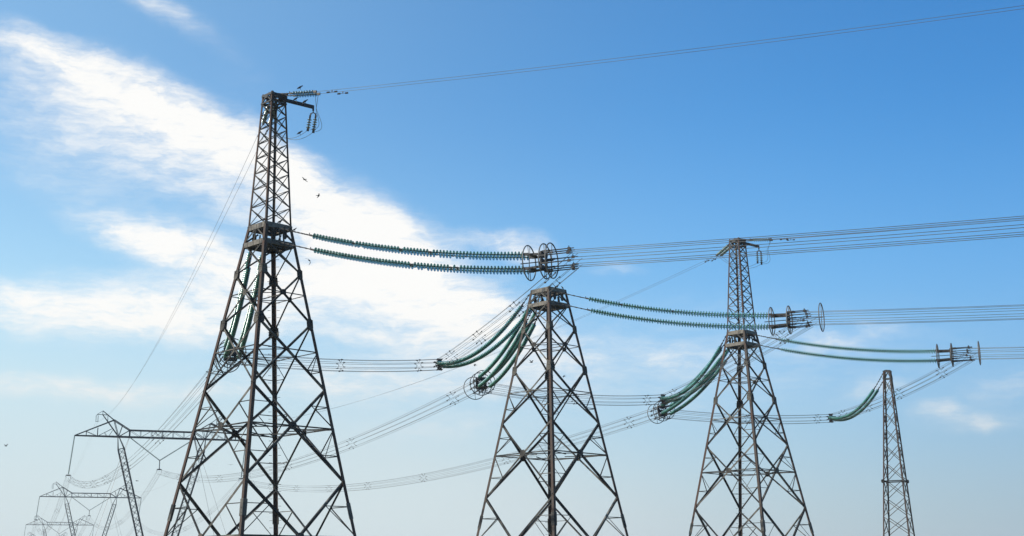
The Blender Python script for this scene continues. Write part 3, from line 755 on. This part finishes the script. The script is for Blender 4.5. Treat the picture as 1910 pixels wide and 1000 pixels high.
# ---------------------------------------------------------------- birds
def bird_mesh(pose):
    mm = MB(); n = 10
    # spine stations: x along the bird, z height, half width, half height
    if pose == 'perched':
        st = [(.175, .245, .002, .003), (.145, .25, .010, .009), (.125, .257, .026, .026), (.09, .262, .036, .036), (.06, .235, .036, .040), (.02, .19, .058, .066), (-.04, .14, .066, .074), (-.10, .085, .050, .055), (-.15, .04, .030, .026), (-.21, .0, .030, .010), (-.28, -.045, .030, .006)]
    else:
        st = [(.20, .0, .002, .003), (.17, .0, .010, .009), (.15, .005, .026, .026), (.11, .006, .033, .033), (.05, .0, .050, .050), (-.02, 0, .055, .052), (-.10, 0, .038, .035), (-.16, 0, .03, .016), (-.26, 0, .055, .007)]
    k = len(mm.v)
    for (x, z, w, h) in st:
        for j in range(n): t = 2*math.pi*j/n; mm.v.append((x, w*math.cos(t), z+h*math.sin(t)))
    for i in range(len(st)-1):
        for j in range(n): j2 = (j+1) % n; mm.f.append((k+i*n+j, k+i*n+j2, k+(i+1)*n+j2, k+(i+1)*n+j))
    mm.f.append(tuple(k+j for j in range(n))); mm.f.append(tuple(k+(len(st)-1)*n+j for j in range(n-1, -1, -1)))
    def wing(s, pts, ch, th=.010):      # pts leading line, chord at each
        k = len(mm.v)
        for (p, c) in zip(pts, ch):
            x, y, z = p
            for (dx, dz) in ((0, 0), (-c*.3, th), (-c, 0), (-c*.3, -th*.6)): mm.v.append((x+dx, s*y, z+dz))
        for i in range(len(pts)-1):
            for j in range(4): j2 = (j+1) % 4; mm.f.append((k+i*4+j, k+i*4+j2, k+(i+1)*4+j2, k+(i+1)*4+j))
        mm.f.append((k, k+1, k+2, k+3)); e = k+(len(pts)-1)*4; mm.f.append((e, e+1, e+2, e+3))
    for s in (-1, 1):
        if pose == 'perched':
            wing(s, [(.03, .045, .2), (-.03, .066, .16), (-.12, .055, .09), (-.24, .02, -.02)], [.02, .09, .08, .01], .02)
            mm.tube([(-.04, s*.025, .09), (-.03, s*.025, .03), (-.025, s*.025, 0)], .007, 5); mm.bar((-.055, s*.025, .004), (.01, s*.025, .004), .012, .008)
        elif pose == 'up':
            wing(s, [(.06, .03, .02), (.09, .15, .12), (.05, .27, .20), (-.05, .38, .23)], [.13, .12, .10, .02])
        elif pose == 'down':
            wing(s, [(.06, .03, .01), (.11, .14, .0), (.07, .25, -.10), (-.05, .33, -.22)], [.13, .12, .10, .02])
        else:
            wing(s, [(.06, .03, .02), (.10, .17, .05), (.05, .30, .03), (-.06, .43, -.02)], [.13, .12, .10, .02])
    return mm.mesh('bird', BIRD, True)
BM = {p: bird_mesh(p) for p in ('perched', 'up', 'down', 'glide')}
def bird(pos, pose, heading, label, group, sc=1., roll=0):
    o = bpy.data.objects.new('bird', BM[pose]); col.objects.link(o); o.location = pos; o.rotation_euler = (R(roll), 0, R(heading)); o.scale = (sc*.72,)*3
    tag(o, label, 'bird', group)
PG, FG = 'black birds perched on the towers', 'birds in flight'
H1 = lambda x, y, z: head(t1, x, y, z)
tipl = V((2.15, 1.45, ZT-.12)); a0 = cn(1, ZT-.12)
bird(H1(*a0.lerp(tipl, .38))+UP*.02, 'perched', 30, 'black bird perched halfway along the outrigger arm of the tallest pylon', PG, 1.25)
bird(H1(*a0.lerp(tipl, .72))+UP*.02, 'perched', 25, 'black bird perched near the tip of the outrigger arm of the tallest pylon', PG, 1.3)
bird(H1(.82, .05, ZT+.0), 'perched', 10, 'black bird perched where the outrigger arm leaves the mast head of the tallest pylon', PG, 1.1)
bird(H1(.5, -.15, ZT+.02)+dR*1.3+UP*.14, 'perched', 35, 'black bird perched on the short strings at the top of the tallest pylon', PG, 1.3)
for k, (s, hd_) in enumerate(((.2, 25), (.42, 200), (.58, 20), (.88, 35))):
    S = V(t1.location)+fnorm(0)*(hw(22)+.05)+fdir*(-.3); S.z = ZB1-.3; E = AE[0]-sR*.38+UP*.4; p = sagpt(S, E, .5, (s+.45)/15.7)
    bird(p+UP*.06, 'perched', hd_, '%s of four black birds on the rod left of the upper right strings' % ['leftmost', 'second from left', 'third from left', 'rightmost'][k], PG, .95)
bird(H1(-.1, -1.12, ZB1+.02), 'perched', 70, 'black bird on the upper beam of the tallest pylon next to its near leg', PG, 1.15)
bird(H1(.72, -.58, ZB1+.02), 'perched', 40, 'black bird on the upper beam of the tallest pylon beside its right leg', PG, 1.15)
T2 = V(t2.location)
bird(T2+V((.66, -.64, ZB1+.02)), 'perched', 45, 'larger black bird on the top beam of the flat topped pylon', PG, 1.15)
bird(T2+V((.98, -.33, ZB1+.02)), 'perched', 230, 'smaller hunched black bird at the right end of the flat topped beam', PG, .9)
lw = at(560.5, 251, 78.6); bird(lw, 'perched', 25, 'black bird perched on the slack wire loop beside the mast', PG, 1.25)
for (px, py, Y, pose, hd_, sc, rl_, lb) in ((568, 335, 70, 'glide', 150, .8, 20, 'bird in flight right of the tall mast, upper of a pair'), (594, 365, 72, 'glide', 20, .75, -20, 'bird in flight right of the tall mast, lower of a pair'),
        (577, 486, 66, 'down', 75, .9, 60, 'diving bird with hooked wings below the strings right of the tallest pylon'), (11, 832, 80, 'up', 60, .7, 0, 'tiny bird at the far left edge of the sky'),
        (430.5, 867, 75, 'glide', 100, .5, 0, 'speck of a bird inside the legs of the tallest pylon'), (886, 681, 90, 'glide', 190, .85, 10, 'bird in flight just above the grading rings left of the flat topped pylon'),
        (991, 676, 90, 'up', 30, .95, 10, 'bird with raised wings seen between the legs of the flat topped pylon'), (1052, 702, 105, 'glide', 160, .9, -30, 'pale gliding bird seen right of the middle leg of the flat topped pylon'),
        (255.5, 897, 120, 'glide', 170, .9, 0, 'small bird in flight above the second portal')):
    bird(at(px, py, Y), pose, hd_, lb, FG, sc, rl_)

# ---------------------------------------------------------------- haze
mm = MB(); x0, x1, y0, y1, z0, z1 = -900, 500, -300, 1500, -2, 46
mm.v = [(x, y, z) for z in (z0, z1) for y in (y0, y1) for x in (x0, x1)]
mm.f = [(0, 2, 3, 1), (4, 5, 7, 6), (0, 1, 5, 4), (2, 6, 7, 3), (0, 4, 6, 2), (1, 3, 7, 5)]
hm = bpy.data.materials.new('thin_haze'); hm.use_nodes = True; hm.node_tree.nodes.clear()
pv = hm.node_tree.nodes.new('ShaderNodeVolumePrincipled'); pv.inputs['Color'].default_value = (.93, .96, 1, 1); pv.inputs['Density'].default_value = .0002
ho = hm.node_tree.nodes.new('ShaderNodeOutputMaterial'); hm.node_tree.links.new(pv.outputs[0], ho.inputs['Volume'])
haze = mm.build('haze', hm); tag(haze, kind='stuff')
for o in scene.objects:
    if o.get('label') and not 4 <= len(o['label'].split()) <= 16: print('LABEL', len(o['label'].split()), o['label'])
